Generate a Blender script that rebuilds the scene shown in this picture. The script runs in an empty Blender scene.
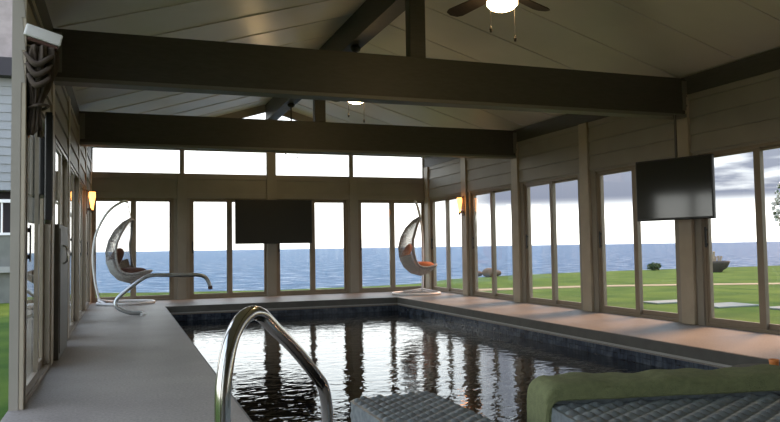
import bpy, bmesh, math, random
from mathutils import Vector, Matrix
random.seed(7)
SC = bpy.context.scene
COL = SC.collection
PI = math.pi
# ------------------------------------------------------------------ room numbers (metres)
W = 7.286          # inner width (X), left wall at X=0
P = 2.111          # bay pitch along Y; far wall at 4P
YF = 4 * P
YB = -5 * P        # back wall, behind the camera
EAVE = 3.10
SL = 0.30          # roof slope
RIDGE = EAVE + SL * W / 2
# ------------------------------------------------------------------ camera
cam_d = bpy.data.cameras.new('camera')
cam = bpy.data.objects.new('camera', cam_d)
COL.objects.link(cam)
cam_d.sensor_width = 36.0
cam_d.lens = 732.36 / 780 * 36
cam_d.clip_start = 0.05
cam_d.clip_end = 30000
r2 = Vector((0.9398834, -0.34114071, -0.01556309))
u2 = Vector((-0.00231875, -0.05194745, 0.99864713))
fw = Vector((0.34148765, 0.93857577, 0.04961557))
cam.matrix_world = Matrix(((r2.x, u2.x, -fw.x, 0.6377), (r2.y, u2.y, -fw.y, -7.3536), (r2.z, u2.z, -fw.z, 1.0102), (0, 0, 0, 1)))
SC.camera = cam
# ------------------------------------------------------------------ view
SC.view_settings.view_transform = 'Standard'
SC.view_settings.look = 'None'
SC.view_settings.exposure = 1.5
SC.view_settings.gamma = 1.0
SC.view_settings.use_curve_mapping = False
# ------------------------------------------------------------------ world: pale sky, cloud bank, warm glow low on the side of the sunset
wd = bpy.data.worlds.new('sky')
SC.world = wd
wd.use_nodes = True
nt = wd.node_tree
nt.nodes.clear()
def N(nt, t, **k):
    n = nt.nodes.new(t)
    for a, b in k.items():
        setattr(n, a, b)
    return n
def ramp(nt, stops, interp='LINEAR'):
    n = nt.nodes.new('ShaderNodeValToRGB')
    n.color_ramp.interpolation = interp
    el = n.color_ramp.elements
    el[0].position, el[0].color = stops[0][0], stops[0][1]
    el[1].position, el[1].color = stops[-1][0], stops[-1][1]
    for p, c in stops[1:-1]:
        e = el.new(p); e.color = c
    return n
def g(v): return (v, v, v, 1)
def mixrgb(nt, fac, a, b, blend='MIX'):
    n = nt.nodes.new('ShaderNodeMix'); n.data_type = 'RGBA'; n.blend_type = blend
    for sock, v in ((0, fac), (6, a), (7, b)):
        if hasattr(v, 'is_linked') or hasattr(v, 'node'):
            nt.links.new(v, n.inputs[sock])
        else:
            n.inputs[sock].default_value = v
    return n.outputs[2]
tc = N(nt, 'ShaderNodeTexCoord')
sep = N(nt, 'ShaderNodeSeparateXYZ')
nt.links.new(tc.outputs['Generated'], sep.inputs[0])
# height gradient
hr = ramp(nt, [(0.0, (1.0, 0.96, 0.90, 1)), (0.06, (1.0, 0.985, 0.97, 1)), (0.25, (0.86, 0.92, 1.0, 1)), (1.0, (0.45, 0.58, 0.85, 1))])
nt.links.new(sep.outputs['Z'], hr.inputs[0])
# clouds: stretched noise, above ~3.5 degrees, towards +X
mp = N(nt, 'ShaderNodeMapping'); mp.inputs['Scale'].default_value = (3.0, 3.0, 16)
nt.links.new(tc.outputs['Generated'], mp.inputs[0])
no = N(nt, 'ShaderNodeTexNoise'); no.inputs['Scale'].default_value = 1.3; no.inputs['Detail'].default_value = 6
nt.links.new(mp.outputs[0], no.inputs[0])
cr = ramp(nt, [(0.22, g(0)), (0.40, g(1))]); nt.links.new(no.outputs[0], cr.inputs[0])
zr = ramp(nt, [(0.040, g(0)), (0.060, g(1)), (0.30, g(0.8)), (0.6, g(0.1))]); nt.links.new(sep.outputs['Z'], zr.inputs[0])
xr = ramp(nt, [(0.38, g(0)), (0.47, g(1))]); nt.links.new(sep.outputs['X'], xr.inputs[0])
m1 = N(nt, 'ShaderNodeMath', operation='MULTIPLY'); nt.links.new(cr.outputs[0], m1.inputs[0]); nt.links.new(zr.outputs[0], m1.inputs[1])
m2 = N(nt, 'ShaderNodeMath', operation='MULTIPLY'); nt.links.new(m1.outputs[0], m2.inputs[0]); nt.links.new(xr.outputs[0], m2.inputs[1])
sky = mixrgb(nt, m2.outputs[0], hr.outputs[0], (0.13, 0.14, 0.185, 1))
bg = N(nt, 'ShaderNodeBackground'); nt.links.new(sky, bg.inputs[0]); bg.inputs[1].default_value = 1.0
wo = N(nt, 'ShaderNodeOutputWorld'); nt.links.new(bg.outputs[0], wo.inputs[0])
# low warm sun, veiled by cloud, on the +X side
sd = bpy.data.lights.new('sun', 'SUN'); sd.energy = 2.2; sd.angle = math.radians(25); sd.color = (1.0, 0.52, 0.27)
sun = bpy.data.objects.new('sun', sd); COL.objects.link(sun)
_az, _el = math.radians(72), math.radians(36)
sdir = Vector((math.sin(_az) * math.cos(_el), math.cos(_az) * math.cos(_el), math.sin(_el)))
sun.rotation_euler = (-sdir).to_track_quat('-Z', 'Y').to_euler()
sun.location = (20, 10, 15)

# ------------------------------------------------------------------ materials
MATS = {}
def mat(name, col, rough=0.6, metal=0.0, var=0.0, vscale=6.0, bump=0.0, bscale=40.0, spec=0.5, emit=None, estr=0.0, col2=None, stretch=None):
    m = bpy.data.materials.new(name); m.use_nodes = True
    t = m.node_tree; b = t.nodes['Principled BSDF']
    b.inputs['Base Color'].default_value = (*col, 1)
    b.inputs['Roughness'].default_value = rough
    b.inputs['Metallic'].default_value = metal
    b.inputs['Specular IOR Level'].default_value = spec
    tcn = N(t, 'ShaderNodeTexCoord')
    src = tcn.outputs['Object']
    if stretch:
        mpn = N(t, 'ShaderNodeMapping'); mpn.inputs['Scale'].default_value = stretch
        t.links.new(src, mpn.inputs[0]); src = mpn.outputs[0]
    if var or col2:
        n = N(t, 'ShaderNodeTexNoise'); n.inputs['Scale'].default_value = vscale; n.inputs['Detail'].default_value = 5
        t.links.new(src, n.inputs[0])
        c2 = col2 or tuple(max(0, c * (1 - var)) for c in col)
        r = ramp(t, [(0.35, (*col, 1)), (0.65, (*c2, 1))])
        t.links.new(n.outputs[0], r.inputs[0]); t.links.new(r.outputs[0], b.inputs['Base Color'])
    if bump:
        n = N(t, 'ShaderNodeTexNoise'); n.inputs['Scale'].default_value = bscale; n.inputs['Detail'].default_value = 4
        t.links.new(src, n.inputs[0])
        bp = N(t, 'ShaderNodeBump'); bp.inputs['Strength'].default_value = bump; bp.inputs['Distance'].default_value = 0.02
        t.links.new(n.outputs[0], bp.inputs['Height']); t.links.new(bp.outputs[0], b.inputs['Normal'])
    if emit:
        b.inputs['Emission Color'].default_value = (*emit, 1); b.inputs['Emission Strength'].default_value = estr
    MATS[name] = m
    return m
M_wall = mat('wall_paint', (0.30, 0.28, 0.24), 0.5, var=0.08, vscale=3)
M_post = mat('post_paint', (0.42, 0.365, 0.28), 0.45, var=0.10, vscale=5)
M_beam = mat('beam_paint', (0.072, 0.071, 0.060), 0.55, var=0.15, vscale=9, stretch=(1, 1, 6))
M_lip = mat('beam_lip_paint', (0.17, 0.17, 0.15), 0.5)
M_ceil = mat('ceiling_panel', (0.66, 0.67, 0.60), 0.35, var=0.06, vscale=2)
M_seam = mat('ceiling_joint', (0.62, 0.63, 0.60), 0.35)
M_frame = mat('bronze_door_frame', (0.26, 0.215, 0.16), 0.4, var=0.1)
M_sill = mat('sill_metal', (0.34, 0.32, 0.28), 0.4)
M_black = mat('black_plastic', (0.012, 0.012, 0.013), 0.35)
M_screen = mat('tv_screen', (0.028, 0.033, 0.032), 0.09, spec=1.0)
M_screen_m = mat('matte_tv_screen', (0.012, 0.014, 0.012), 0.5)
M_satin = mat('satin_steel', (0.60, 0.64, 0.68), 0.35, metal=1.0)
M_steel = mat('polished_steel', (0.62, 0.61, 0.58), 0.16, metal=1.0)
M_white = mat('white_enamel', (0.75, 0.76, 0.78), 0.35)
M_wwick = mat('pale_wicker', (0.52, 0.52, 0.53), 0.6, var=0.6, vscale=55, bump=1.0, bscale=45)
M_brownc = mat('brown_cushion', (0.09, 0.045, 0.035), 0.9, bump=0.3, bscale=60)
M_orangec = mat('orange_cushion', (0.42, 0.13, 0.05), 0.9, bump=0.3, bscale=60)
M_towel = mat('olive_cloth', (0.27, 0.30, 0.15), 0.95, var=0.18, vscale=40, bump=0.5, bscale=220)
M_curt = mat('brown_gauze', (0.085, 0.065, 0.05), 0.9, var=0.35, vscale=14)
M_orange = mat('copper_orange', (0.75, 0.25, 0.06), 0.5)
M_cab = mat('cabinet_grey', (0.11, 0.108, 0.095), 0.5, var=0.1)
M_fan = mat('dark_fan_metal', (0.03, 0.026, 0.022), 0.4)
M_blade = mat('dark_wood_blade', (0.045, 0.035, 0.028), 0.5, var=0.3, vscale=10, stretch=(1, 8, 1))
M_globe = mat('lit_globe', (0.9, 0.8, 0.6), 0.3, emit=(1.0, 0.68, 0.32), estr=15.0)
M_flame = mat('lit_amber_glass', (0.9, 0.5, 0.2), 0.3, emit=(1.0, 0.34, 0.07), estr=2.2)
M_bronze = mat('sconce_bronze', (0.10, 0.06, 0.04), 0.4, metal=0.4)
M_cope = mat('coping_grey', (0.10, 0.105, 0.10), 0.55, var=0.2, vscale=8)
M_track = mat('cover_track', (0.40, 0.41, 0.41), 0.35)
M_lawn = mat('lawn_green', (0.04, 0.09, 0.014), 0.95, col2=(0.085, 0.14, 0.022), vscale=1.1, bump=0.6, bscale=30, spec=0.1)
M_path = mat('sandy_path', (0.30, 0.25, 0.15), 0.95, var=0.2, vscale=3)
M_slab = mat('pale_slab', (0.20, 0.24, 0.22), 0.7, var=0.15, vscale=4)
M_rock = mat('shore_rock', (0.16, 0.11, 0.075), 0.9, var=0.4, vscale=4, bump=0.6, bscale=8)
M_leaf = mat('leaf_green', (0.05, 0.09, 0.025), 0.7, var=0.4, vscale=9)
M_blossom = mat('blossom_white', (0.72, 0.70, 0.66), 0.7)
M_stem = mat('dry_stem', (0.30, 0.24, 0.17), 0.8)
M_bowl = mat('rusty_bowl', (0.06, 0.045, 0.04), 0.7)
M_h1 = mat('house_shingle', (0.32, 0.285, 0.28), 0.9, var=0.2, vscale=5)
M_h2 = mat('house_siding', (0.27, 0.29, 0.31), 0.8, var=0.1, vscale=3)
M_h3 = mat('house_foundation', (0.17, 0.18, 0.165), 0.9, var=0.2, vscale=4)
M_h4 = mat('house_band', (0.30, 0.31, 0.30), 0.8)
M_dark = mat('soffit_porch_dark', (0.03, 0.028, 0.035), 0.8)

def mat_deck():
    m = mat('deck_concrete', (0.36, 0.345, 0.33), 0.5, spec=0.35)
    t = m.node_tree; b = t.nodes['Principled BSDF']
    tcn = N(t, 'ShaderNodeTexCoord')
    n1 = N(t, 'ShaderNodeTexNoise'); n1.inputs['Scale'].default_value = 1.2; n1.inputs['Detail'].default_value = 6
    n2 = N(t, 'ShaderNodeTexNoise'); n2.inputs['Scale'].default_value = 55; n2.inputs['Detail'].default_value = 3
    for n in (n1, n2): t.links.new(tcn.outputs['Object'], n.inputs[0])
    r1 = ramp(t, [(0.35, (0.30, 0.275, 0.25, 1)), (0.65, (0.235, 0.215, 0.195, 1))]); t.links.new(n1.outputs[0], r1.inputs[0])
    r2_ = ramp(t, [(0.35, g(0.72)), (0.65, g(1.0))]); t.links.new(n2.outputs[0], r2_.inputs[0])
    c = mixrgb(t, 1.0, r1.outputs[0], r2_.outputs[0], 'MULTIPLY')
    t.links.new(c, b.inputs['Base Color'])
    bp = N(t, 'ShaderNodeBump'); bp.inputs['Strength'].default_value = 0.35; bp.inputs['Distance'].default_value = 0.01
    t.links.new(n2.outputs[0], bp.inputs['Height']); t.links.new(bp.outputs[0], b.inputs['Normal'])
    return m
M_deck = mat_deck()
def mat_tile():
    m = mat('blue_mosaic_tile', (0.04, 0.055, 0.09), 0.25)
    t = m.node_tree; b = t.nodes['Principled BSDF']
    tcn = N(t, 'ShaderNodeTexCoord'); mpn = N(t, 'ShaderNodeMapping')
    t.links.new(tcn.outputs['Object'], mpn.inputs[0])
    v = N(t, 'ShaderNodeTexVoronoi'); v.distance = 'CHEBYCHEV'; v.inputs['Scale'].default_value = 16; v.inputs['Randomness'].default_value = 0.15
    t.links.new(mpn.outputs[0], v.inputs[0])
    n = N(t, 'ShaderNodeTexNoise'); n.inputs['Scale'].default_value = 9
    t.links.new(tcn.outputs['Object'], n.inputs[0])
    r = ramp(t, [(0.3, (0.02, 0.028, 0.05, 1)), (0.5, (0.045, 0.065, 0.10, 1)), (0.7, (0.10, 0.125, 0.16, 1))]); t.links.new(n.outputs[0], r.inputs[0])
    rr = ramp(t, [(0.40, g(1)), (0.50, g(0.35))]); t.links.new(v.outputs['Distance'], rr.inputs[0])
    t.links.new(mixrgb(t, 1.0, r.outputs[0], rr.outputs[0], 'MULTIPLY'), b.inputs['Base Color'])
    return m
M_tile = mat_tile()
def clear_mat(name, tint, ior, normal=None, rough=0.0, gain=1.0):
    """thin clear surface: transparent body, Fresnel mirror on its outer side"""
    m = bpy.data.materials.new(name); m.use_nodes = True
    t = m.node_tree; t.nodes.clear()
    out = N(t, 'ShaderNodeOutputMaterial'); tr = N(t, 'ShaderNodeBsdfTransparent'); tr.inputs[0].default_value = (*tint, 1)
    gl = N(t, 'ShaderNodeBsdfGlossy'); gl.inputs['Roughness'].default_value = rough; gl.inputs[0].default_value = (1, 1, 1, 1)
    fr = N(t, 'ShaderNodeFresnel'); fr.inputs['IOR'].default_value = ior
    geo = N(t, 'ShaderNodeNewGeometry')
    inv = N(t, 'ShaderNodeMath', operation='SUBTRACT'); inv.inputs[0].default_value = 1.0; t.links.new(geo.outputs['Backfacing'], inv.inputs[1])
    mul = N(t, 'ShaderNodeMath', operation='MULTIPLY'); t.links.new(fr.outputs[0], mul.inputs[0]); t.links.new(inv.outputs[0], mul.inputs[1])
    mul2 = N(t, 'ShaderNodeMath', operation='MULTIPLY'); mul2.use_clamp = True; mul2.inputs[1].default_value = gain; t.links.new(mul.outputs[0], mul2.inputs[0])
    mx = N(t, 'ShaderNodeMixShader')
    t.links.new(mul2.outputs[0], mx.inputs[0]); t.links.new(tr.outputs[0], mx.inputs[1]); t.links.new(gl.outputs[0], mx.inputs[2])
    t.links.new(mx.outputs[0], out.inputs[0])
    return m, t, gl, fr
M_glass, *_ = clear_mat('window_glass', (0.95, 0.97, 0.96), 1.5)
M_water, t, gl, fr = clear_mat('pool_water', (0.16, 0.22, 0.30), 1.33, rough=0.015)
tcn = N(t, 'ShaderNodeTexCoord'); mpn = N(t, 'ShaderNodeMapping'); mpn.inputs['Scale'].default_value = (1.0, 1.25, 1)
t.links.new(tcn.outputs['Object'], mpn.inputs[0])
na = N(t, 'ShaderNodeTexNoise'); na.inputs['Scale'].default_value = 5.5; na.inputs['Detail'].default_value = 2.5; na.inputs['Distortion'].default_value = 0.4
t.links.new(mpn.outputs[0], na.inputs[0])
bp = N(t, 'ShaderNodeBump'); bp.inputs['Strength'].default_value = 1.0; bp.inputs['Distance'].default_value = 0.0058
t.links.new(na.outputs[0], bp.inputs['Height'])
for s in (gl, fr): t.links.new(bp.outputs[0], s.inputs['Normal'])
def mat_sea():
    m = mat('sea_water', (0.03, 0.10, 0.24), 0.6, spec=0.12)
    t = m.node_tree; b = t.nodes['Principled BSDF']
    tcn = N(t, 'ShaderNodeTexCoord'); mpn = N(t, 'ShaderNodeMapping'); mpn.inputs['Scale'].default_value = (0.35, 1.1, 1)
    t.links.new(tcn.outputs['Object'], mpn.inputs[0])
    n = N(t, 'ShaderNodeTexNoise'); n.inputs['Scale'].default_value = 1.3; n.inputs['Detail'].default_value = 8; n.inputs['Roughness'].default_value = 0.65
    t.links.new(mpn.outputs[0], n.inputs[0])
    r = ramp(t, [(0.35, (0.010, 0.050, 0.115, 1)), (0.47, (0.028, 0.095, 0.19, 1)), (0.56, (0.10, 0.19, 0.29, 1)), (0.64, (0.42, 0.49, 0.54, 1))]); t.links.new(n.outputs[0], r.inputs[0])  # palest stops paint the sparkle on the waves into the base colour
    t.links.new(r.outputs[0], b.inputs['Base Color'])
    bp = N(t, 'ShaderNodeBump'); bp.inputs['Strength'].default_value = 1.0; bp.inputs['Distance'].default_value = 0.5
    t.links.new(n.outputs[0], bp.inputs['Height']); t.links.new(bp.outputs[0], b.inputs['Normal'])
    return m
M_sea = mat_sea()
def mat_wicker():
    m = mat('grey_wicker', (0.27, 0.31, 0.34), 0.34, spec=0.6, var=0.35, vscale=35)
    return m
M_wick = mat_wicker()
M_wick2 = mat('brown_grey_wicker', (0.20, 0.18, 0.16), 0.6, var=0.4, vscale=60)

# ------------------------------------------------------------------ mesh helpers
class MB:
    def __init__(s): s.bm = bmesh.new()
    def face(s, pts):
        return s.bm.faces.new([s.bm.verts.new(p) for p in pts])
    def box(s, a, b, bev=0.0, rot=None, at=None):
        x0, y0, z0 = a; x1, y1, z1 = b
        v = [Vector(p) for p in ((x0,y0,z0),(x1,y0,z0),(x1,y1,z0),(x0,y1,z0),(x0,y0,z1),(x1,y0,z1),(x1,y1,z1),(x0,y1,z1))]
        if rot is not None: v = [rot @ p for p in v]
        if at is not None: v = [p + Vector(at) for p in v]
        v = [s.bm.verts.new(p) for p in v]
        fs = [s.bm.faces.new([v[i] for i in q]) for q in ((0,3,2,1),(4,5,6,7),(0,1,5,4),(1,2,6,5),(2,3,7,6),(3,0,4,7))]
        if bev:
            ed = list({e for f in fs for e in f.edges})
            bmesh.ops.bevel(s.bm, geom=ed, offset=bev, segments=2, affect='EDGES', profile=0.6)
        return s
    def prism(s, pts, ax, lo, hi):
        """closed polygon pts (2D) extruded along axis ax"""
        def mk(p, h):
            q = list(p); q.insert(ax, h); return s.bm.verts.new(q)
        A = [mk(p, lo) for p in pts]; B = [mk(p, hi) for p in pts]
        s.bm.faces.new(A); s.bm.faces.new(B[::-1])
        n = len(pts)
        for i in range(n):
            s.bm.faces.new((A[i], B[i], B[(i+1) % n], A[(i+1) % n]))
        return s
    def tube(s, pts, r, n=10, smooth=0, caps=True, closed=False):
        pts = [Vector(p) for p in pts]
        R = r if isinstance(r, (list, tuple)) else [r] * len(pts)
        if smooth:
            q, rr = [], []
            m = len(pts)
            rng = range(m if closed else m - 1)
            for i in rng:
                p0 = pts[(i-1) % m] if closed or i > 0 else pts[0]*2 - pts[1]
                p1 = pts[i]; p2 = pts[(i+1) % m]
                p3 = pts[(i+2) % m] if closed or i + 2 < m else pts[-1]*2 - pts[-2]
                for k in range(smooth):
                    t_ = k / smooth
                    q.append(0.5*((2*p1)+(p2-p0)*t_+(2*p0-5*p1+4*p2-p3)*t_*t_+(-p0+3*p1-3*p2+p3)*t_**3))
                    rr.append(R[i]*(1-t_)+R[(i+1) % m]*t_)
            if not closed: q.append(pts[-1]); rr.append(R[-1])
            pts, R = q, rr
        m = len(pts)
        rings = []; up = None
        for i, p in enumerate(pts):
            a = pts[(i-1) % m] if (closed or i) else p
            b = pts[(i+1) % m] if (closed or i < m-1) else p
            d = (b - a).normalized()
            if up is None:
                up = Vector((0,0,1)) if abs(d.z) < 0.9 else Vector((1,0,0))
            x = d.cross(up)
            x.normalize(); up = x.cross(d).normalized()
            rings.append([s.bm.verts.new(p + R[i]*(math.cos(2*PI*k/n)*x + math.sin(2*PI*k/n)*up)) for k in range(n)])
        for i in range(m if closed else m-1):
            A, B = rings[i], rings[(i+1) % m]
            for k in range(n):
                s.bm.faces.new((A[k], A[(k+1) % n], B[(k+1) % n], B[k]))
        if caps and not closed:
            s.bm.faces.new(rings[0][::-1]); s.bm.faces.new(rings[-1])
        return s
    def lathe(s, prof, n=20, at=(0,0,0)):
        at = Vector(at); rings = []
        for r, z in prof:
            rings.append([s.bm.verts.new(at + Vector((r*math.cos(2*PI*k/n), r*math.sin(2*PI*k/n), z))) for k in range(n)] if r > 1e-5 else [s.bm.verts.new(at + Vector((0,0,z)))])
        for A, B in zip(rings, rings[1:]):
            for k in range(n):
                a = A[k % len(A)], A[(k+1) % len(A)]; b = B[k % len(B)], B[(k+1) % len(B)]
                vs = [a[0]]
                if a[1] is not a[0]: vs.append(a[1])
                if b[1] is not b[0]: vs.append(b[1])
                vs.append(b[0])
                if len(vs) > 2: s.bm.faces.new(vs)
        for ring, rev in ((rings[0], True), (rings[-1], False)):
            if len(ring) > 1: s.bm.faces.new(ring[::-1] if rev else ring)
        return s
    def surf(s, f, nu, nv, wrapu=False):
        V = [[s.bm.verts.new(f(i/nu, j/nv)) for j in range(nv+1)] for i in range(nu if wrapu else nu+1)]
        m = len(V)
        for i in range(nu):
            for j in range(nv):
                s.bm.faces.new((V[i][j], V[(i+1) % m][j], V[(i+1) % m][j+1], V[i][j+1]))
        return s
    def build(s, name, m, parent=None, loc=None, smooth=False, kind=None):
        bmesh.ops.recalc_face_normals(s.bm, faces=s.bm.faces)
        me = bpy.data.meshes.new(name); s.bm.to_mesh(me); s.bm.free()
        if m: me.materials.append(m)
        if smooth:
            for p in me.polygons: p.use_smooth = True
        o = bpy.data.objects.new(name, me); COL.objects.link(o)
        if parent is not None: o.parent = parent
        if loc: o.location = loc
        if kind: o['kind'] = kind
        if smooth == 'auto':
            try:
                md = o.modifiers.new('edge', 'EDGE_SPLIT'); md.split_angle = math.radians(40)
            except Exception: pass
        return o
def tag(o, label, cat, group=None, kind=None):
    o['label'] = label; o['category'] = cat
    if group: o['group'] = group
    if kind: o['kind'] = kind
    return o
def empty(name, loc, rz=0.0, kind=None):
    o = bpy.data.objects.new(name, None); COL.objects.link(o); o.location = loc; o.rotation_euler = (0, 0, rz)
    if kind: o['kind'] = kind
    return o
def copy_tree(o, parent=None):
    c = o.copy(); COL.objects.link(c); c.parent = parent
    for ch in list(o.children): copy_tree(ch, c)
    return c
def B(a, b, bev=0.0): return MB().box(a, b, bev)

# ================================================================== STRUCTURE
DK = 0.16   # deck slab thickness
PX0, PX1, PY0, PY1 = 1.34, 5.86, -4.30, 6.62     # pool opening
m = MB()
m.box((-0.06, YB, -DK), (PX0, YF+0.14, 0))
m.box((PX1, YB, -DK), (W+0.14, YF+0.14, 0))
m.box((PX0, PY1, -DK), (PX1, YF+0.14, 0))
m.box((PX0, YB, -DK), (PX1, PY0, 0))
m.build('floor', M_deck, kind='structure')
# pool: coping face, cover track, tiled walls
def ring(m, x0, x1, y0, y1, t_in, z0, z1):
    m.box((x0, y0, z0), (x0+t_in, y1, z1)); m.box((x1-t_in, y0, z0), (x1, y1, z1))
    m.box((x0+t_in, y0, z0), (x1-t_in, y0+t_in, z1)); m.box((x0+t_in, y1-t_in, z0), (x1-t_in, y1, z1))
m = MB(); ring(m, PX0-0.02, PX1+0.02, PY0-0.02, PY1+0.02, 0.035, -0.115, -0.004)
cp = m.build('pool_coping', M_cope, kind='structure')
m = MB(); ring(m, PX0-0.02, PX1+0.02, PY0-0.02, PY1+0.02, 0.05, -0.135, -0.115)
m.build('cover_track', M_track, cp)
m = MB(); ring(m, PX0-0.2, PX1+0.2, PY0-0.2, PY1+0.2, 0.2, -1.7, -0.16)
m.box((PX0-0.2, PY0-0.2, -1.75), (PX1+0.2, PY1+0.2, -1.7))
m.build('pool_basin', M_tile, kind='structure')
m = MB(); m.face([(PX0+.001, PY0+.001, -0.28), (PX1-.001, PY0+.001, -0.28), (PX1-.001, PY1-.001, -0.28), (PX0+.001, PY1-.001, -0.28)])
w = m.build('pool_water', M_water); tag(w, 'dark rippling water of the indoor swimming pool', 'water', kind='stuff')

def siding(m, axis, face, sgn, a0, a1, z0, z1, n):
    """lapped boards on a wall: axis 0 = wall plane normal along X; face = plane; sgn = side the boards stand out to"""
    h = (z1 - z0) / n
    for i in range(n):
        za, zb = z0 + i*h, z0 + (i+1)*h - 0.004
        pts = [(face, za), (face + sgn*0.024, za), (face + sgn*0.004, zb), (face, zb)]
        if axis == 0: m.prism([(p[0], p[1]) for p in pts], 1, a0, a1)
        else: m.prism([(p[0], p[1]) for p in pts], 0, a0, a1)
HT = 2.10; OW = 0.22
bays = [(k*P + OW, (k+1)*P - OW) for k in range(-5, 4)]
for side in ('left', 'right'):
    x0, x1 = ((-0.055, 0) if side == 'left' else (W, W+0.14))
    f, sg = (0, 1) if side == 'left' else (W, -1)
    m = MB()
    if side == 'left':      # an open, doorless stretch between k=-2 and k=-1
        m.box((x0, YB, HT), (x1, -2*P+.1, 3.05)); m.box((x0, -P+0.06, HT), (x1, YF, 3.05)); m.box((x0, -2*P+.1, 2.80), (x1, -P+0.06, 3.05))
    else:
        m.box((x0, YB, HT), (x1, YF, 3.05))
    for k in range(-5, 5):
        if side == 'left' and k == -1:
            m.box((x0, -P+0.06, 0), (x1, -P+OW, HT)); continue
        m.box((x0, max(YB, k*P-OW), 0), (x1, min(YF, k*P+OW), HT))
    siding(m, 0, f, sg, YB if side == 'right' else -P+0.06, YF, HT + 0.03, 3.0, 4)
    wl = m.build('wall_' + side, M_wall, kind='structure')
    # plate beam on top of the wall and pilasters at every bay line
    xa, xb = (x0, 0.02) if side == 'left' else (W-0.03, x1)
    B((xa, YB, 2.86), (xb, YF-0.01, 3.09)).build('top_plate', M_beam, wl)
    for k in range(-5, 5):
        y = min(k*P, YF-0.12)
        xa, xb = (0, 0.03) if side == 'left' else (W-0.05, W)
        B((xa, (y+0.065 if side == 'left' and k == -1 else y-0.11), 0), (xb, y+0.11, 2.86), 0.006).build('wall_post', M_post, wl)
# far wall
far = [(0.03, 1.61), (1.93, 3.58), (3.75, 5.38), (5.62, 7.28)]
trs = [(0.02, 1.76), (1.80, 3.58), (3.71, 5.46), (5.50, 7.26)]
Y0, Y1 = YF, YF+0.14
m = MB()
xs = [-0.14] + [v for q in far for v in q] + [W+0.14]
for i in range(0, len(xs), 2): m.box((xs[i], Y0, 0), (xs[i+1], Y1, HT))
m.box((-0.14, Y0, HT), (W+0.14, Y1, 2.60))
xs = [-0.14] + [v for q in trs for v in q] + [W+0.14]
for i in range(0, len(xs), 2): m.box((xs[i], Y0, 2.60), (xs[i+1], Y1, 3.14))
def roof(x): return EAVE + SL * (x if x < W/2 else W - x)
# gable with two triangular lights
gx0, gx1, gb = 1.55, W-1.55, 3.30
m.prism([(0, 3.14), (W, 3.14), (W, gb), (0, gb)], 1, Y0, Y1) if False else None
m.box((0.12, Y0, 3.14), (W-0.12, Y1, gb-0.0))
for sx in (0, 1):
    X = (lambda v: v) if sx == 0 else (lambda v: W - v)
    m.prism([(X(0.12), gb), (X(gx0), gb), (X(gx0), roof(gx0)), (X(0.67), gb+0.001)], 1, Y0, Y1)
    m.prism([(X(gx0), roof(gx0)-0.14), (X(W/2), RIDGE-0.14), (X(W/2), RIDGE+.02), (X(gx0), roof(gx0)+.02)], 1, Y0, Y1)
m.box((W/2-0.07, Y0, gb), (W/2+0.07, Y1, RIDGE))
m.build('wall_far', M_wall, kind='structure')
m = MB()
m.prism([(-0.14, 0), (W+0.14, 0), (W+0.14, 3.05), (W/2, RIDGE-.0), (-0.14, 3.05)], 1, YB-0.14, YB)
m.build('wall_back', M_wall, kind='structure')
# roof slabs
m = MB()
T = 0.12; OH = 0.16
for sx in (0, 1):
    X = (lambda v: v) if sx == 0 else (lambda v: W - v)
    m.prism([(X(-OH), EAVE - SL*OH), (X(W/2), RIDGE), (X(W/2), RIDGE+T), (X(-OH), EAVE - SL*OH + T)], 1, YB-0.3, YF+0.14)
ceil = m.build('ceiling', M_ceil, kind='structure')
m = MB()
yy = -8*0.955 + 0.05
while yy < YF:
    for sx in (0, 1):
        X = (lambda v: v) if sx == 0 else (lambda v: W - v)
        m.prism([(X(0.05), roof(0.05)-0.010), (X(W/2-.1), roof(W/2-.1)-0.010), (X(W/2-.1), roof(W/2-.1)+.01), (X(0.05), roof(0.05)+.01)], 1, yy-0.014, yy+0.014)
    yy += 0.955
m.build('panel_joint', M_seam, ceil)
B((W/2-0.11, YB, 3.80), (W/2+0.11, YF, 4.22)).build('ridge_beam', M_beam, kind='structure')
for k in (0, 2):
    y = k*P
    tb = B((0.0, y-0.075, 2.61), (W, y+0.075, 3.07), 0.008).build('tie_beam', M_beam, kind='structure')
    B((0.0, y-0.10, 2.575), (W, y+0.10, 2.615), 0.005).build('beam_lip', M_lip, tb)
    B((W/2-0.09, y-0.07, 3.07), (W/2+0.09, y+0.07, 3.80), 0.005).build('king_post', M_beam, tb)
    for x in (0.0, W-0.0):
        s_ = 1 if x == 0 else -1
        m = MB(); m.box((min(x, x+s_*0.10), y-0.10, 2.66), (max(x, x+s_*0.10), y-0.085, 3.03), 0.002)
        for z in (2.72, 2.84, 2.97): m.tube([(x+s_*0.05, y-0.11, z), (x+s_*0.05, y-0.09, z)], 0.014, 8)
        m.build('beam_bracket', M_lip, tb)

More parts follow.
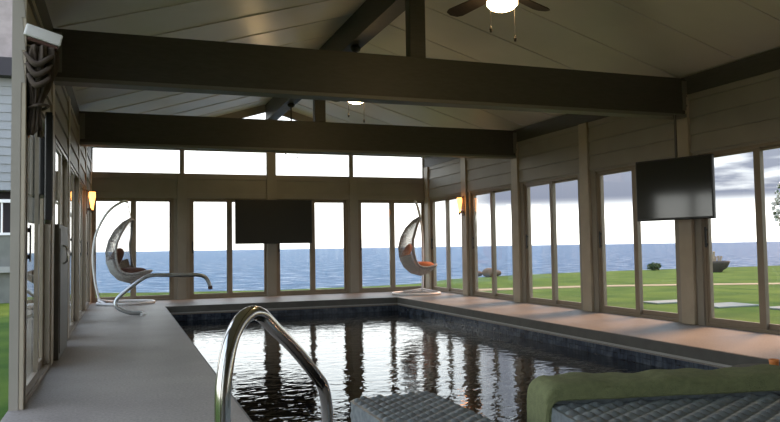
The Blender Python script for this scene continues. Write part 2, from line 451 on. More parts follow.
# ---- sliding glass doors
def slider(name, wdt, loc, rz, parts=True, open_half=False):
    """unit of width wdt centred on the local X axis, local Y = through the wall; local +Y is outdoors"""
    r = empty(name, loc, rz, 'structure'); h = wdt/2
    m = MB()
    m.box((-h, 0.02, 0), (-h+0.04, 0.12, HT)); m.box((h-0.04, 0.02, 0), (h, 0.12, HT))
    m.box((-h+0.04, 0.02, HT-0.035), (h-0.04, 0.12, HT)); m.box((-h+0.04, 0.02, 0), (h-0.04, 0.12, 0.035))
    m.build('frame', M_frame, r)
    for i, (a, b, y) in enumerate(((-h+0.04, 0.055, 0.03), (-0.055, h-0.04, 0.07))):
        if open_half and i == 1: a, b = -h+0.07, 0.03
        m = MB(); st = 0.045 if i else 0.045
        sa = 0.045 if i == 0 else 0.09; sb = 0.09 if i == 0 else 0.045
        m.box((a, y, 0.036), (a+sa, y+0.035, HT-0.036)); m.box((b-sb, y, 0.036), (b, y+0.035, HT-0.036))
        m.box((a+sa, y, HT-0.07), (b-sb, y+0.035, HT-0.036)); m.box((a+sa, y, 0.036), (b-sb, y+0.035, 0.10))
        sash = m.build('sash', M_frame, r)
        B((a+sa-0.005, y+0.014, 0.09), (b-sb+0.005, y+0.020, HT-0.06)).build('glass_pane', M_glass, sash)
        if i == 0:
            m = MB(); m.box((a+0.008, y-0.03, 0.95), (a+0.036, y-0.02, 1.20), 0.003); m.box((a+0.012, y-0.02, 0.97), (a+0.03, y, 1.0)); m.box((a+0.012, y-0.02, 1.15), (a+0.03, y, 1.18))
            m.build('door_handle', M_black, sash)
    return r
n = 0
for a, b in far:
    n += 1; slider('door_%d' % n, b-a, ((a+b)/2, YF, 0), 0)
side0 = None
for side in ('right', 'left'):
    for i, (a, b) in enumerate(bays):
        if side == 'right' and i < 1: pass
        n += 1
        wdt = b - a
        if side == 'right': loc, rz = (W, (a+b)/2, 0), -PI/2
        else: loc, rz = (0.045, (a+b)/2, 0), PI/2
        if side == 'left' and i == 3:       # no door here
            continue
        if side0 is None:
            side0 = slider('door_%d' % n, wdt, loc, rz)
        else:
            c = copy_tree(side0); c.name = 'door_%d' % n; c.location = loc; c.rotation_euler = (0, 0, rz)
# transoms
k = 0
for a, b in trs:
    k += 1
    r = empty('window_%d' % k, ((a+b)/2, YF, 2.60), 0, 'structure'); h = (b-a)/2
    m = MB(); f_ = 0.025
    m.box((-h, 0.03, 0), (h, 0.10, f_)); m.box((-h, 0.03, 0.54-f_), (h, 0.10, 0.54)); m.box((-h, 0.03, f_), (-h+f_, 0.10, 0.54-f_)); m.box((h-f_, 0.03, f_), (h, 0.10, 0.54-f_))
    m.build('frame', M_frame, r)
    B((-h+f_-.004, 0.06, f_-.004), (h-f_+.004, 0.066, 0.54-f_+.004)).build('glass_pane', M_glass, r)
for sx in (0, 1):
    k += 1
    X = (lambda v: v) if sx == 0 else (lambda v: W - v)
    r = empty('window_%d' % k, (0, YF, 0), 0, 'structure')
    m = MB(); m.prism([(X(gx0), gb), (X(W/2-.07), gb), (X(W/2-.07), RIDGE-0.15), (X(gx0), roof(gx0)-0.14)], 1, 0.06, 0.066)
    m.build('glass_pane', M_glass, r)
    m = MB(); m.prism([(X(gx0), gb), (X(W/2-.07), gb), (X(W/2-.07), gb+.03), (X(gx0), gb+.03)], 1, 0.03, 0.1)
    m.prism([(X(gx0), roof(gx0)-.17), (X(W/2-.07), RIDGE-.18), (X(W/2-.07), RIDGE-.14), (X(gx0), roof(gx0)-.14)], 1, 0.03, 0.1)
    m.build('frame', M_frame, r)
# trim: sill boards and header casing on the far wall
B((0.0, YF-0.03, HT+0.0), (W, YF, HT+0.10), 0.004).build('trim_1', M_wall, kind='structure')
B((0.0, YF-0.03, 2.50), (W, YF, 2.585), 0.004).build('trim_2', M_wall, kind='structure')
B((W/2-0.10, YF-0.06, 0), (W/2+0.10, YF, 3.12), 0.006).build('trim_3', M_wall, kind='structure')
for i, x in enumerate((1.77, 5.50)):
    B((x-0.09, YF-0.045, 0), (x+0.09, YF, 2.60), 0.006).build('trim_%d' % (4+i), M_wall, kind='structure')

# ================================================================== OUTDOORS
GZ = -0.18
m = MB()
shore = [(-60, 15.9), (-12, 15.9), (0, 15.6), (1.9, 14.7), (5, 14.0), (8, 14.3), (9.6, 14.8), (11.9, 17.1), (14.5, 18.3), (18, 19.3), (22, 19.8), (30, 20.0), (60, 24), (120, 34)]
pts = []
top = [m.bm.verts.new((x, y, GZ)) for x, y in shore]
low = [m.bm.verts.new((x, y+0.9, -1.7)) for x, y in shore]
near = [m.bm.verts.new((x, YF+0.14, GZ)) for x, y in shore]
for i in range(len(shore)-1):
    m.bm.faces.new((near[i], near[i+1], top[i+1], top[i]))
    m.bm.faces.new((top[i], top[i+1], low[i+1], low[i]))
m.face([(-60, -40, GZ), (-0.06, -40, GZ), (-0.06, YF+0.14, GZ), (-60, YF+0.14, GZ)])
m.face([(W+0.14, -40, GZ), (120, -40, GZ), (120, YF+0.14, GZ), (W+0.14, YF+0.14, GZ)])
m.face([(-0.14, -40, GZ), (W+0.14, -40, GZ), (W+0.14, YB, GZ), (-0.14, YB, GZ)])
lw = m.build('lawn', M_lawn); tag(lw, 'mown green lawn running down to the water', 'lawn', kind='stuff')
m = MB(); m.face([(-8000, 13.0, -1.5), (8000, 13.0, -1.5), (8000, 15000, -1.5), (-8000, 15000, -1.5)])
sea = m.build('sea', M_sea); tag(sea, 'choppy blue sea reaching to the horizon', 'sea', kind='stuff')
pth = MB()
pp = [(9.5, 10.1), (13.1, 9.85), (15.8, 8.9), (17.8, 8.0), (24, 5.5)]
for a, b in zip(pp, pp[1:]):
    pth.prism([a, b, (b[0], b[1]+0.75), (a[0], a[1]+0.75)], 2, GZ, GZ+0.012)
o = pth.build('path', M_path, kind='structure')

# ================================================================== OBJECTS
# ---- televisions
def television(label, cat_loc, wd_, hg, rz, screen, group=None, pole=None, armlen=0.25):
    """origin at bottom centre of the set; screen looks along local -Y"""
    t_ = empty('television', cat_loc, rz)
    tag(t_, label, 'television', group)
    h = wd_/2
    B((-h, 0.0, 0), (h, 0.05, hg), 0.008).build('case', M_black, t_)
    B((-h+0.018, -0.004, 0.03), (h-0.018, 0.002, hg-0.02)).build('screen', screen, t_)
    B((-0.2, 0.05, 0.2), (0.2, 0.09, hg-0.15), 0.01).build('back_plate', M_black, t_)
    if armlen:
        m = MB(); m.tube([(0, 0.08, hg*0.5), (0, 0.08+armlen, hg*0.5)], 0.03, 8); m.build('mount_arm', M_black, t_)
    if pole:
        m = MB(); m.tube([(0, 0.10, hg*0.4), (0, 0.10, pole)], 0.016, 8); m.build('hanging_pole', M_black, t_)
    return t_
television('large television hung on the middle post of the sea-facing wall', (W/2, YF-0.33, 1.13), 1.64, 0.93, 0, M_screen_m, armlen=0.19)
television('glossy television hanging from the nearer tie beam, reflecting windows', (6.95, -0.14, 1.29), 1.02, 0.76, -math.radians(72), M_screen, pole=1.30, armlen=0.10)
television('thin television seen edge-on, close to the glazing by the bunched curtain', (0.10, -1.02, 1.25), 0.86, 0.80, math.radians(90+5.5), M_screen, armlen=0)

# ---- ceiling fans
def ceiling_fan(loc, label, rot):
    f = empty('ceiling_fan', loc, rot); tag(f, label, 'ceiling fan', 'ceiling fans under the ridge beam')
    MB().lathe([(0.0, 0.0), (0.045, 0.0), (0.075, -0.03), (0.06, -0.07), (0.02, -0.09), (0, -0.09)][::-1], 20).build('canopy', M_fan, f, smooth=True)
    MB().tube([(0,0,-0.08), (0,0,-0.50)], 0.013, 10).build('downrod', M_fan, f, smooth=True)
    MB().lathe([(0,-0.68),(0.08,-0.68),(0.14,-0.64),(0.145,-0.58),(0.11,-0.53),(0.04,-0.49),(0,-0.49)], 24).build('motor', M_fan, f, smooth=True)
    gl_ = MB().lathe([(0,-0.81),(0.05,-0.805),(0.10,-0.785),(0.128,-0.755),(0.13,-0.73),(0.115,-0.70),(0.09,-0.685),(0,-0.685)], 24).build('light_globe', M_globe, f, smooth=True)
    for k in range(5):
        a = 2*PI*k/5; R = Matrix.Rotation(a, 3, 'Z') @ Matrix.Rotation(math.radians(12), 3, 'X')
        m = MB()
        prof = [(0.20,-0.05),(0.30,-0.065),(0.66,-0.08),(0.72,-0.06),(0.745,0),(0.72,0.06),(0.66,0.08),(0.30,0.065),(0.20,0.05)]
        m.prism(prof, 2, -0.005, 0.005)
        for v in m.bm.verts: v.co = R @ v.co + Vector((0,0,-0.63))
        bl = m.build('blade', M_blade, f)
        m = MB(); m.box((0.12,-0.02,-0.012),(0.26,0.02,-0.005), rot=R, at=(0,0,-0.63)); m.build('blade_iron', M_fan, bl)
    for (x, y, ln) in ((-0.09, 0.06, 0.13), (0.08, -0.07, 0.20)):
        m = MB(); m.tube([(x,y,-0.70),(x,y,-0.82-ln)], 0.003, 6)
        ch = m.build('pull_chain', M_fan, f)
        MB().lathe([(0,-0.87-ln),(0.010,-0.865-ln),(0.013,-0.84-ln),(0.006,-0.815-ln),(0,-0.81-ln)], 10, (x,y,0)).build('chain_weight', M_fan, ch)
    return f
for y, lab in ((-1.95, 'ceiling fan with bright lit globe, nearest the viewer, before the first tie beam'),
               (2.20, 'ceiling fan between the two tie beams, mostly hidden by the nearer one'),
               (6.36, 'ceiling fan beyond the second tie beam, only its top and rod showing')):
    ceiling_fan((W/2, y, 3.80), lab, math.radians(29))

# ---- wall sconces
def sconce(loc, rz, label):
    s_ = empty('wall_sconce', loc, rz); tag(s_, label, 'wall lamp', 'amber wall sconces')
    m = MB(); m.box((-0.045, -0.02, -0.22), (0.045, 0.0, 0.18), 0.008); m.box((-0.02, -0.10, -0.16), (0.02, -0.02, -0.12), 0.004)
    m.build('bracket', M_bronze, s_)
    MB().lathe([(0,-0.15),(0.02,-0.15),(0.03,-0.06),(0.055,0.08),(0.05,0.15),(0,0.15)], 16, (0,-0.09,0)).build('lamp_shade', M_flame, s_, smooth=True)
    MB().lathe([(0,-0.22),(0.012,-0.20),(0.03,-0.152),(0,-0.15)], 12, (0,-0.09,0)).build('finial', M_bronze, s_)
    return s_
sconce((0.05, 3*P-0.55, 1.86), PI/2, 'amber glowing sconce on the wall beside the white-cushioned corner egg chair' if False else 'amber glowing sconce on the narrow wall by the brown-cushioned egg chair')
sconce((W-0.05, 3*P, 1.86), -PI/2, 'amber glowing sconce on the wall by the orange-cushioned egg chair')

# ---- egg chairs
def egg_chair(loc, rz, cushion, pole_rot, labels):
    st = empty('egg_chair', loc, rz); tag(st, labels, 'hanging chair', 'white hanging egg chairs')
    # basket: crescent shell swept along a C-shaped spine, mouth towards local +X
    sp = [Vector(p) for p in ((0.14,0,1.74),(-0.02,0,1.66),(-0.20,0,1.50),(-0.34,0,1.28),(-0.40,0,1.05),(-0.38,0,0.82),(-0.28,0,0.61),(-0.10,0,0.46),(0.14,0,0.40),(0.36,0,0.46),(0.56,0,0.60))]
    sp = [Vector((p.x*0.84-0.03, 0, 0.40+(p.z-0.40)*0.94)) for p in sp]
    ww = [0.10,0.24,0.32,0.35,0.39,0.40,0.40,0.39,0.36,0.30,0.20]
    dp = [0.05,0.16,0.24,0.27,0.31,0.32,0.31,0.27,0.20,0.12,0.04]
    inn = [Vector(p).normalized() for p in ((0.4,0,-1),(0.6,0,-1),(0.9,0,-0.7),(1,0,-0.3),(1,0,0),(1,0,0.3),(1,0,0.8),(0.5,0,1),(0,0,1),(-0.2,0,1),(-0.3,0,1))]
    def pt(u, v, k=1.0):
        i = min(u, 0.99999)*(len(sp)-1); a = int(i); t_ = i-a
        lerp = lambda L: L[a]*(1-t_)+L[a+1]*t_
        ph = (v-0.5)*PI*1.0
        return lerp(sp) + Vector((0, lerp(ww)*math.sin(ph)*k, 0)) + lerp(inn)*(lerp(dp)*(1-math.cos(ph))) - lerp(inn)*(k-1)*0.3
    m = MB(); m.surf(lambda u, v: pt(u, v), 40, 24)
    bmesh.ops.triangulate(m.bm, faces=m.bm.faces)
    bk = m.build('basket', M_wwick, st)
    wm = bk.modifiers.new('strands', 'WIREFRAME'); wm.thickness = 0.012; wm.use_replace = True; wm.use_even_offset = False
    m = MB(); m.surf(lambda u, v: pt(0.50+u*0.50, 0.06+v*0.88, 1.02), 24, 20)
    lo = m.build('basket_seat', M_wwick, st, smooth=True); sm = lo.modifiers.new('thick', 'SOLIDIFY'); sm.thickness = 0.02
    rim = [pt(u/14, 0) for u in range(15)] + [pt(1-u/14, 1) for u in range(15)]
    m = MB(); m.tube(rim, 0.022, 8, smooth=2, closed=True); m.build('rim', M_wwick, st, smooth=True)
    # cushion
    m = MB()
    def cu(u, v):
        a = (u-0.5)*PI; b = v*2*PI
        return Vector((0.10 + 0.30*math.copysign(abs(math.cos(a))**0.5, 1)*math.cos(b), 0.30*math.cos(a)**0.5*math.sin(b), 0.60 + 0.10*math.sin(a)))
    m.surf(cu, 10, 24); m.build('seat_cushion', cushion, st, smooth=True)
    m = MB()
    R = Matrix.Rotation(math.radians(-62), 3, 'Y')
    def cb(u, v):
        a = (u-0.5)*PI; b = v*2*PI
        return Vector((-0.20, 0, 0.88)) + R @ Vector((0.22*max(0,math.cos(a))**0.5*math.cos(b), 0.22*max(0,math.cos(a))**0.5*math.sin(b), 0.08*math.sin(a)))
    m.surf(cb, 10, 24); m.build('back_cushion', cushion, st, smooth=True)
    # stand turns independently of the basket
    Rz = Matrix.Rotation(pole_rot, 3, 'Z')
    tr_ = lambda p: Rz @ Vector(p)
    m = MB(); m.tube([tr_((0.52*math.cos(a*PI/14)+0.0, 0.50*math.sin(a*PI/14), 0.03)) for a in range(28)], 0.026, 10, closed=True)
    for s2 in (-1, 1): m.tube([tr_((-0.50, 0.0, 0.09)), tr_((-0.30, s2*0.42, 0.03))], 0.02, 8)
    m.build('base_ring', M_white, st, smooth=True)
    m = MB(); m.tube([tr_(p) for p in ((-0.47,0,0.03),(-0.56,0,0.45),(-0.60,0,0.95),(-0.53,0,1.40),(-0.33,0,1.78),(-0.08,0,1.97),(0.03,0,1.97))], 0.024, 10, smooth=6)
    m.build('arc_pole', M_white, st, smooth=True)
    m = MB(); m.tube([(0.03,0,1.97),(0.04,0,1.88),(0.09,0,1.66)], 0.009, 8); m.build('hanging_hook', M_white, st)
    return st
egg_chair((0.68, 7.72, 0), math.radians(-20), M_brownc, math.radians(14), 'white hanging egg chair with dark brown cushions, beside the amber lamp')
egg_chair((6.50, 7.20, 0), math.radians(-20), M_orangec, math.radians(-108), 'white hanging egg chair with an orange cushion, in the far corner')

# ---- stainless rails
m = MB()
A = Vector((0.937, -4.988, 0)); D = Vector((1.475, -4.215, 0)) - A
def rp(s_, z): return A + D*s_ + Vector((0, 0, z))
m.tube([rp(0.0,0.0), rp(-0.01,0.20), rp(-0.015,0.42), rp(-0.01,0.58), rp(0.045,0.72), rp(0.15,0.785), rp(0.27,0.785), rp(0.40,0.725), rp(0.62,0.615), rp(0.86,0.475), rp(0.94,0.42), rp(0.985,0.34), rp(1.0,0.22), rp(1.0,0.05), rp(1.0,-0.2), rp(1.0,-0.9)], 0.0255, 18, smooth=8)
hr_ = m.build('pool_handrail', M_steel, smooth=True)
tag(hr_, 'polished steel grab rail in the foreground, looping from deck into the pool', 'handrail')
MB().lathe([(0,0),(0.06,0),(0.058,0.012),(0.03,0.02),(0,0.02)], 20, tuple(A)).build('base_flange', M_steel, hr_, smooth=True)
m = MB()
m.tube([(0.92,4.92,0.03),(0.72,4.93,0.05),(0.55,4.95,0.13),(0.52,4.97,0.22),(0.60,4.98,0.33),(0.80,4.99,0.49),(0.95,5.0,0.59),(1.08,5.0,0.625),(1.30,5.0,0.62),(1.60,5.0,0.615),(1.78,5.0,0.61),(1.89,5.0,0.57),(1.95,5.0,0.48),(1.97,5.0,0.40)], 0.032, 14, smooth=6)
fr_ = m.build('pool_handrail', M_satin, smooth=True)
tag(fr_, 'curved rail at the far end of the deck, reaching out over the water', 'handrail')
MB().lathe([(0,-0.01),(0.05,-0.01),(0.05,0.02),(0.03,0.03),(0,0.03)], 16, (0.92,4.92,0.01)).build('base_flange', M_white, fr_)
MB().tube([(1.97,5.0,0.425),(1.975,5.0,0.37)], 0.036, 12).build('end_grip', M_brownc, fr_)

# ---- wicker furniture in the foreground
def weave_top(x0, x1, y0, y1, z, pitch=0.034, amp=0.012, round_=(0,0,0,0)):
    """woven surface as real relief: thick strands running along Y passing over and under"""
    m = MB(); nx = int((x1-x0)/pitch)*8; ny = int((y1-y0)/pitch)*6
    def f(u, v):
        x = x0+(x1-x0)*u; y = y0+(y1-y0)*v
        cx = (x-x0)/pitch; cy = (y-y0)/(pitch*0.85)
        ph = PI*(int(math.floor(cx)) % 2)
        s1 = abs(math.sin(PI*cx))**0.6
        h = amp*s1*(0.45+0.55*math.sin(PI*cy+ph))
        return Vector((x, y, z+h))
    m.surf(f, nx, ny)
    return m
def wicker_sides(m, x0, x1, y0, y1, z0, z1, r, n=6, pitch=0.03):
    """rounded-corner side wall with horizontal coil relief"""
    out = []
    for (cx, cy, a0) in ((x1-r, y0+r, -PI/2), (x1-r, y1-r, 0), (x0+r, y1-r, PI/2), (x0+r, y0+r, PI)):
        for i in range(n+1):
            a = a0 + i*PI/2/n; out.append((cx+r*math.cos(a), cy+r*math.sin(a), math.cos(a), math.sin(a)))
    rows = int((z1-z0)/pitch)*4
    V = []
    # subdivide long edges
    pts = []
    for i, p in enumerate(out):
        q = out[(i+1) % len(out)]; d = math.hypot(q[0]-p[0], q[1]-p[1]); k = max(1, int(d/(pitch*0.5)))
        for j in range(k):
            t_ = j/k; pts.append(tuple(p[c]*(1-t_)+q[c]*t_ for c in range(4)))
    for j in range(rows+1):
        z = z0+(z1-z0)*j/rows
        row = []
        for i, p in enumerate(pts):
            h = 0.005*abs(math.sin(PI*(z-z0)/pitch))*(0.5+0.5*math.cos(PI*i/2 + PI*(int((z-z0)/pitch) % 2)))
            row.append(m.bm.verts.new((p[0]+p[2]*h, p[1]+p[3]*h, z)))
        V.append(row)
    k = len(pts)
    for j in range(rows):
        for i in range(k): m.bm.faces.new((V[j][i], V[j][(i+1)%k], V[j+1][(i+1)%k], V[j+1][i]))
    m.bm.faces.new(V[-1]); m.bm.faces.new(V[0][::-1])
def clip_round(m, x0, x1, y0, y1, r):
    dele = []
    for v in m.bm.verts:
        cx = min(max(v.co.x, x0+r), x1-r); cy = min(max(v.co.y, y0+r), y1-r)
        d = math.hypot(v.co.x-cx, v.co.y-cy)
        if d > r: v.co.x = cx+(v.co.x-cx)*r/d; v.co.y = cy+(v.co.y-cy)*r/d
OX0, OX1, OY0, OY1, OZ = 1.475, 1.83, -5.35, -4.53, 0.41
ot = empty('wicker_ottoman', ((OX0+OX1)/2, (OY0+OY1)/2, 0))
tag(ot, 'grey wicker footstool at the pool edge, without any towel', 'footstool')
off = Vector(ot.location)
m = weave_top(OX0+.01, OX1-.01, OY0+.01, OY1-.01, OZ); clip_round(m, OX0+.01, OX1-.01, OY0+.01, OY1-.01, 0.04)
for v in m.bm.verts: v.co -= off
m.build('woven_top', M_wick, ot, smooth=True)
m = MB(); wicker_sides(m, OX0, OX1, OY0, OY1, 0.10, OZ, 0.05)
for v in m.bm.verts: v.co -= off
m.build('woven_body', M_wick, ot, smooth='auto')
for x in (OX0+.08, OX1-.08):
    for y in (OY0+.08, OY1-.08):
        B((x-.025-off.x, y-.025-off.y, 0), (x+.025-off.x, y+.025-off.y, 0.10), 0.004).build('leg', M_black, ot)
LX0, LX1, LY0, LY1, LZ = 2.06, 3.62, -6.5, -4.97, 0.452
lo_ = empty('wicker_daybed', (LX0, LY1, 0), -math.radians(12))
tag(lo_, 'broad grey wicker daybed with an olive cloth over its far end', 'daybed')
off = Vector(lo_.location)
m = weave_top(LX0+.01, LX1-.01, LY0+.3, LY1-.01, LZ, pitch=0.042, amp=0.013)
for v in m.bm.verts: v.co -= off
m.build('woven_top', M_wick, lo_, smooth=True)
m = MB(); wicker_sides(m, LX0, LX1, LY0, LY1, 0.10, LZ, 0.05, pitch=0.042)
for v in m.bm.verts: v.co -= off
m.build('woven_body', M_wick, lo_, smooth='auto')
for x in (LX0+.08, LX1-.08):
    for y in (LY0+.08, LY1-.08):
        B((x-.03-off.x, y-.03-off.y, 0), (x+.03-off.x, y+.03-off.y, 0.10), 0.004).build('leg', M_black, lo_)
# raised end rail of the daybed (under the cloth) and the cloth itself
B((LX0+0.01-off.x, LY1-0.165-off.y, LZ), (LX1-0.01-off.x, LY1-0.01-off.y, LZ+0.045), 0.018).build('end_rail', M_wick, lo_)
m = MB()
# profile across Y (near hem -> over the top -> far hem), swept along X and down over the left end
ya, yb = LY1-0.175, LY1+0.022
prof = [(ya, LZ+0.022), (ya, LZ+0.045), (ya+0.006, LZ+0.062), (ya+0.02, LZ+0.068), (ya+0.10, LZ+0.070), (yb-0.03, LZ+0.068), (yb-0.008, LZ+0.060), (yb, LZ+0.04), (yb+0.004, LZ-0.02), (yb+0.004, LZ-0.25)]
def cloth(u, v):
    i = u*(len(prof)-1); a = int(min(i, len(prof)-2)); t_ = i-a
    y = prof[a][0]*(1-t_)+prof[a+1][0]*t_; z = prof[a][1]*(1-t_)+prof[a+1][1]*t_
    L1 = LX1 - LX0 + 0.02; Ld = 0.30
    s_ = v*(L1+Ld)                      # 0 at far right, runs left and then down
    R_ = 0.045
    flat = L1 - R_
    if s_ < flat: x = LX1+0.01 - s_; dz = 0; dn = 0
    else:
        q = (s_-flat)/R_
        if q < PI/2: x = LX0-0.01+R_ - R_*math.sin(q); dz = -R_*(1-math.cos(q))
        else: x = LX0-0.01 - 0.0; dz = -R_ - (q-PI/2)*R_
    w_ = 0.004*math.sin(s_*17+u*5) + 0.003*math.sin(s_*41)
    drop = min(0, dz)
    if u > 0.85 or u < 0.15: return Vector((x, y + 0.5*w_, z + drop*(1.0 if z > LZ else 0.6)))
    return Vector((x, y, z + w_*(1 if drop == 0 else 0.2) + drop))
m.surf(cloth, 36, 120)
for v in m.bm.verts:
    v.co -= Vector((LX0, LY1, 0))
tw = m.build('olive_towel', M_towel, smooth=True, loc=(LX0, LY1, 0)); tw.rotation_euler = (0, 0, -math.radians(12))
sm = tw.modifiers.new('thick', 'SOLIDIFY'); sm.thickness = 0.012; sm.offset = 1
tag(tw, 'olive green towel draped over the raised end of the wicker daybed', 'towel')
# round side table with a glass, by the edge of the view
tb = empty('side_table', (3.60, -4.62, -0.0)); tag(tb, 'small round brown wicker table behind the olive towel', 'table')
MB().lathe([(0,0.36),(0.19,0.36),(0.20,0.365),(0.20,0.385),(0.19,0.39),(0,0.39)], 28).build('tabletop', M_wick2, tb)
MB().lathe([(0,0.0),(0.15,0.0),(0.13,0.04),(0.06,0.18),(0.13,0.34),(0.14,0.36),(0,0.36)], 24).build('pedestal', M_wick2, tb, smooth=True)
MB().lathe([(0,0.0),(0.018,0.0),(0.022,0.035),(0.024,0.05),(0.020,0.05),(0.017,0.015),(0,0.015)], 16).build('drinking_cup', M_orange, None, loc=(3.60, -4.62, 0.39), smooth=True)
tag(bpy.data.objects['drinking_cup'], 'small orange cup on the round wicker table', 'cup')

# ---- things on the left wall
cb = empty('wall_cabinet', (0.035, 0.76, 0)); tag(cb, 'slim dark grey chest-high cabinet standing against the glazing', 'cabinet')
B((-0.03, -0.54, 0.0), (0.03, 0.54, 1.28), 0.006).build('body', M_cab, cb)
B((0.03, -0.50, 0.06), (0.038, 0.50, 1.24), 0.003).build('door', M_cab, cb)
dd = MB(); dd.tube([(0.035,-0.2,0.90),(0.07,-0.2,0.92),(0.08,-0.2,0.98),(0.07,-0.2,1.06),(0.035,-0.2,1.08)], 0.009, 8, smooth=3)
dd.build('handle', M_steel, cb, smooth=True)
bx = empty('wall_speaker', (0.10, -1.97, 2.46)); tag(bx, 'small white box fixed high on the end post above the brown drape', 'speaker')
m = MB(); R = Matrix.Rotation(math.radians(14), 3, 'Y') @ Matrix.Rotation(math.radians(12), 3, 'Z')
m.box((-0.10,-0.08,-0.03),(0.13,0.08,0.05), 0.012, rot=R); m.build('case', M_white, bx)
m = MB(); m.box((-0.07,-0.07,-0.055),(0.12,0.07,-0.03), 0.01, rot=R); m.build('grille', M_brownc, bx)
m = MB(); m.box((-0.10,-0.02,-0.03),(-0.06,0.04,0.03), 0.004); m.build('wall_bracket', M_lip, bx)
m = MB()
def drape(u, v):
    a = 2*PI*u
    r_ = (0.088 - 0.050*v + 0.018*math.sin(PI*v*2.2)) * (1 + 0.20*math.sin(9*a + 4*v) + 0.10*math.sin(17*a - 7*v))
    return Vector((0.105 - 0.045*v + r_*math.cos(a), -1.95 + 1.25*r_*math.sin(a) + 0.05*v + 0.02*math.sin(6*v), 2.385 - 0.56*v - 0.03*math.sin(3*a)*v))
m.surf(drape, 120, 26, wrapu=True)
cu_ = m.build('gathered_curtain', M_curt, smooth=True); sm = cu_.modifiers.new('thick', 'SOLIDIFY'); sm.thickness = 0.006
tag(cu_, 'brown gauzy curtain bunched up high on the end post below the white box', 'curtain')
m = MB(); m.tube([(0.03,-1.93,1.98),(0.10,-2.04,1.99),(0.155,-1.95,2.0),(0.10,-1.86,1.99)], 0.010, 8, smooth=4, closed=True); m.build('tie_band', M_curt, cu_)
for k in range(3):
    m = MB(); z0 = 2.33 - 0.07*k
    m.tube([(0.02+.01*k,-2.06,z0),(0.09,-2.085,z0-0.08),(0.16,-2.05,z0-0.03),(0.20-.02*k,-1.97,z0+0.03)], [0.012,0.022,0.018,0.008], 8, smooth=4); m.build('loose_fold', M_curt, cu_, smooth=True)
m = MB(); m.tube([(0.008,-1.25,2.12),(0.009,-1.40,2.06),(0.009,-1.46,1.97),(0.009,-1.60,1.89),(0.009,-1.78,1.80)], 0.009, 8, smooth=4)  # thin orange tube added in place of a crooked orange glow
o = m.build('orange_glow_line', M_orange, smooth=True); tag(o, 'short crooked orange glow below the bunched curtain, built as a thin tube', 'glow line')

# ---- outdoors: bowl planter, shrubs, slabs, rocks, house
pl = empty('bowl_planter', (23.0, 15.9, GZ)); tag(pl, 'dark bowl planter with dry stalks out on the lawn by the sea', 'planter')
MB().lathe([(0,0.0),(0.22,0.0),(0.24,0.06),(0.40,0.16),(0.50,0.36),(0.52,0.44),(0.46,0.44),(0.40,0.30),(0,0.26)], 24).build('bowl', M_bowl, pl, smooth=True)
for k in range(9):
    a = random.uniform(0, 2*PI); r_ = random.uniform(0.05, 0.38); h_ = random.uniform(0.25, 0.55)
    x, y = r_*math.cos(a), r_*math.sin(a)
    m = MB(); m.tube([(x,y,0.28),(x*1.1,y*1.1,0.28+h_*0.6),(x*1.25,y*1.25,0.28+h_)], [0.02,0.03,0.05], 6)
    m.build('stalk', M_stem, pl)
def shrub(name, loc, rad, hgt, n_, m1_, label, cat, flowers=0, trunk=0.0):
    s_ = empty(name, loc); tag(s_, label, cat)
    m = MB()
    for k in range(n_):
        th = random.uniform(0, 2*PI); cz = random.uniform(-1, 1); rr = random.random()**0.4
        q = math.sqrt(1-cz*cz)
        c = Vector((rad*rr*q*math.cos(th), rad*rr*q*math.sin(th), trunk + hgt/2 + hgt/2*rr*cz))
        s2 = random.uniform(0.04, 0.09)*max(1, rad)
        nrm = Vector((random.gauss(0,1), random.gauss(0,1), random.gauss(0,1))).normalized(); t1 = nrm.orthogonal().normalized(); t2_ = nrm.cross(t1)
        m.face([c-t1*s2, c+t2_*s2*0.5, c+t1*s2, c-t2_*s2*0.5])
    m.build('foliage', m1_, s_)
    m = MB()
    for k in range(5):
        a = k*2*PI/5; m.tube([(0,0,0),(0.1*rad*math.cos(a),0.1*rad*math.sin(a),trunk*0.7+hgt*0.2),(0.55*rad*math.cos(a),0.55*rad*math.sin(a),trunk+hgt*0.65)], [0.03,0.022,0.01], 6)
    m.build('stem', M_stem, s_)
    if flowers:
        m = MB()
        for k in range(flowers):
            th = random.uniform(0, 2*PI); cz = random.uniform(-0.9, 1); q = math.sqrt(1-cz*cz)
            c = Vector((rad*q*math.cos(th), rad*q*math.sin(th), trunk+hgt/2+hgt/2*cz)); s2 = random.uniform(.03,.06)
            for j in range(3):
                nrm = Vector((random.gauss(0,1), random.gauss(0,1), random.gauss(0,1))).normalized(); t1 = nrm.orthogonal().normalized(); t2_ = nrm.cross(t1)
                m.face([c-t1*s2, c+t2_*s2, c+t1*s2, c-t2_*s2])
        f_ = m.build('blossom', M_blossom, s_); f_['kind'] = 'stuff'
    return s_
shrub('low_shrub', (22.6, 19.1, GZ+0.01), 0.32, 0.34, 300, M_leaf, 'low green shrub at the lawn edge, seen past the glossy television', 'shrub')
shrub('flowering_tree', (14.1, 4.2, GZ+0.01), 0.55, 1.3, 500, M_leaf, 'slender tree with pale blossom just outside the nearest wide window', 'tree', flowers=160, trunk=1.3)
for (x, y, a, b, lab) in ((10.85, 4.6, 0.9, 0.25, 'pale stone slab in the lawn, behind the wall below the television'), (11.2, 3.45, 1.0, 0.35, 'pale stone slab in the lawn, below the bowl planter'), (11.9, 2.35, 1.2, 0.35, 'pale stone slab in the lawn, nearest the flowering tree')):
    m = MB(); m.box((-a/2,-b,0),(a/2,b,0.03), 0.01)
    o = m.build('paving_slab', M_slab, loc=(x,y,GZ)); tag(o, lab, 'paving slab', 'pale slabs in the lawn')
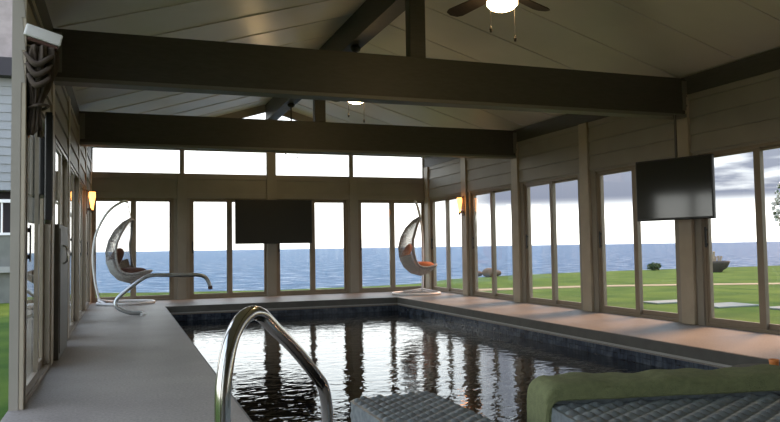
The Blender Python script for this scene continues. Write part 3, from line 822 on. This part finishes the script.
for i, (x, y, s2, lab) in enumerate(((13.45,18.1,0.18,'smallest brown rock of the three on the shore edge'),(13.72,17.75,0.25,'largest brown rock, in the middle of the three on the shore edge'),(14.25,18.1,0.20,'brown rock on the shore edge nearest the wide lawn'))):
    bm_ = bmesh.new(); bmesh.ops.create_icosphere(bm_, subdivisions=3, radius=s2)
    for v in bm_.verts:
        v.co *= 1 + 0.16*math.sin(v.co.x*7+i)+0.12*math.sin(v.co.y*9+2*i); v.co.z *= 0.6
    me = bpy.data.meshes.new('shore_rock'); bm_.to_mesh(me); bm_.free(); me.materials.append(M_rock)
    o = bpy.data.objects.new('shore_rock', me); COL.objects.link(o); o.location = (x, y, GZ+s2*0.66)
    tag(o, lab, 'rock', 'brown rocks on the shore')
# neighbour's house
hs = empty('neighbour_house', (-5.2, 12.5, GZ)); tag(hs, 'grey two-storey house next door beyond the grass, cut off by the frame', 'house')
hx = 3.9
B((-hx, -0.15, 0), (hx, 5, 0.73)).build('foundation', M_h3, hs)
B((-hx-.05, -0.25, 0.73), (hx+.05, 5, 0.87)).build('ledge', M_h4, hs)
m = MB(); m.box((-hx, 0, 0.87), (hx, 5, 1.63)); m.build('lower_wall', M_h3, hs)
m = MB(); m.box((-hx, 0.6, 1.63), (hx, 5, 2.73)); m.build('porch_recess', M_dark, hs)  # near-black face: shade of the porch interior put into the colour
ra = MB(); ra.box((-hx, -0.05, 2.42), (hx, 0.05, 2.50)); ra.box((-hx, -0.04, 1.63), (hx, 0.04, 1.69)); rl = ra.build('porch_railing', M_white, hs)
for k in range(32):
    x = hx - 0.12 - k*0.24
    B((x-.02, -.02, 1.69), (x+.02, .02, 2.42)).build('baluster', M_white, rl)
m = MB(); siding(m, 1, 0, -1, -hx, hx, 2.73, 5.47, 13); m.box((-hx, 0, 2.73), (hx, 5, 5.47)); m.build('middle_wall', M_h2, hs)
B((-hx-.2, -0.35, 5.47), (hx+.2, 5, 5.91)).build('eave_band', M_dark, hs)
B((-hx, 0.1, 5.91), (hx, 5, 9.0)).build('upper_wall', M_h1, hs)
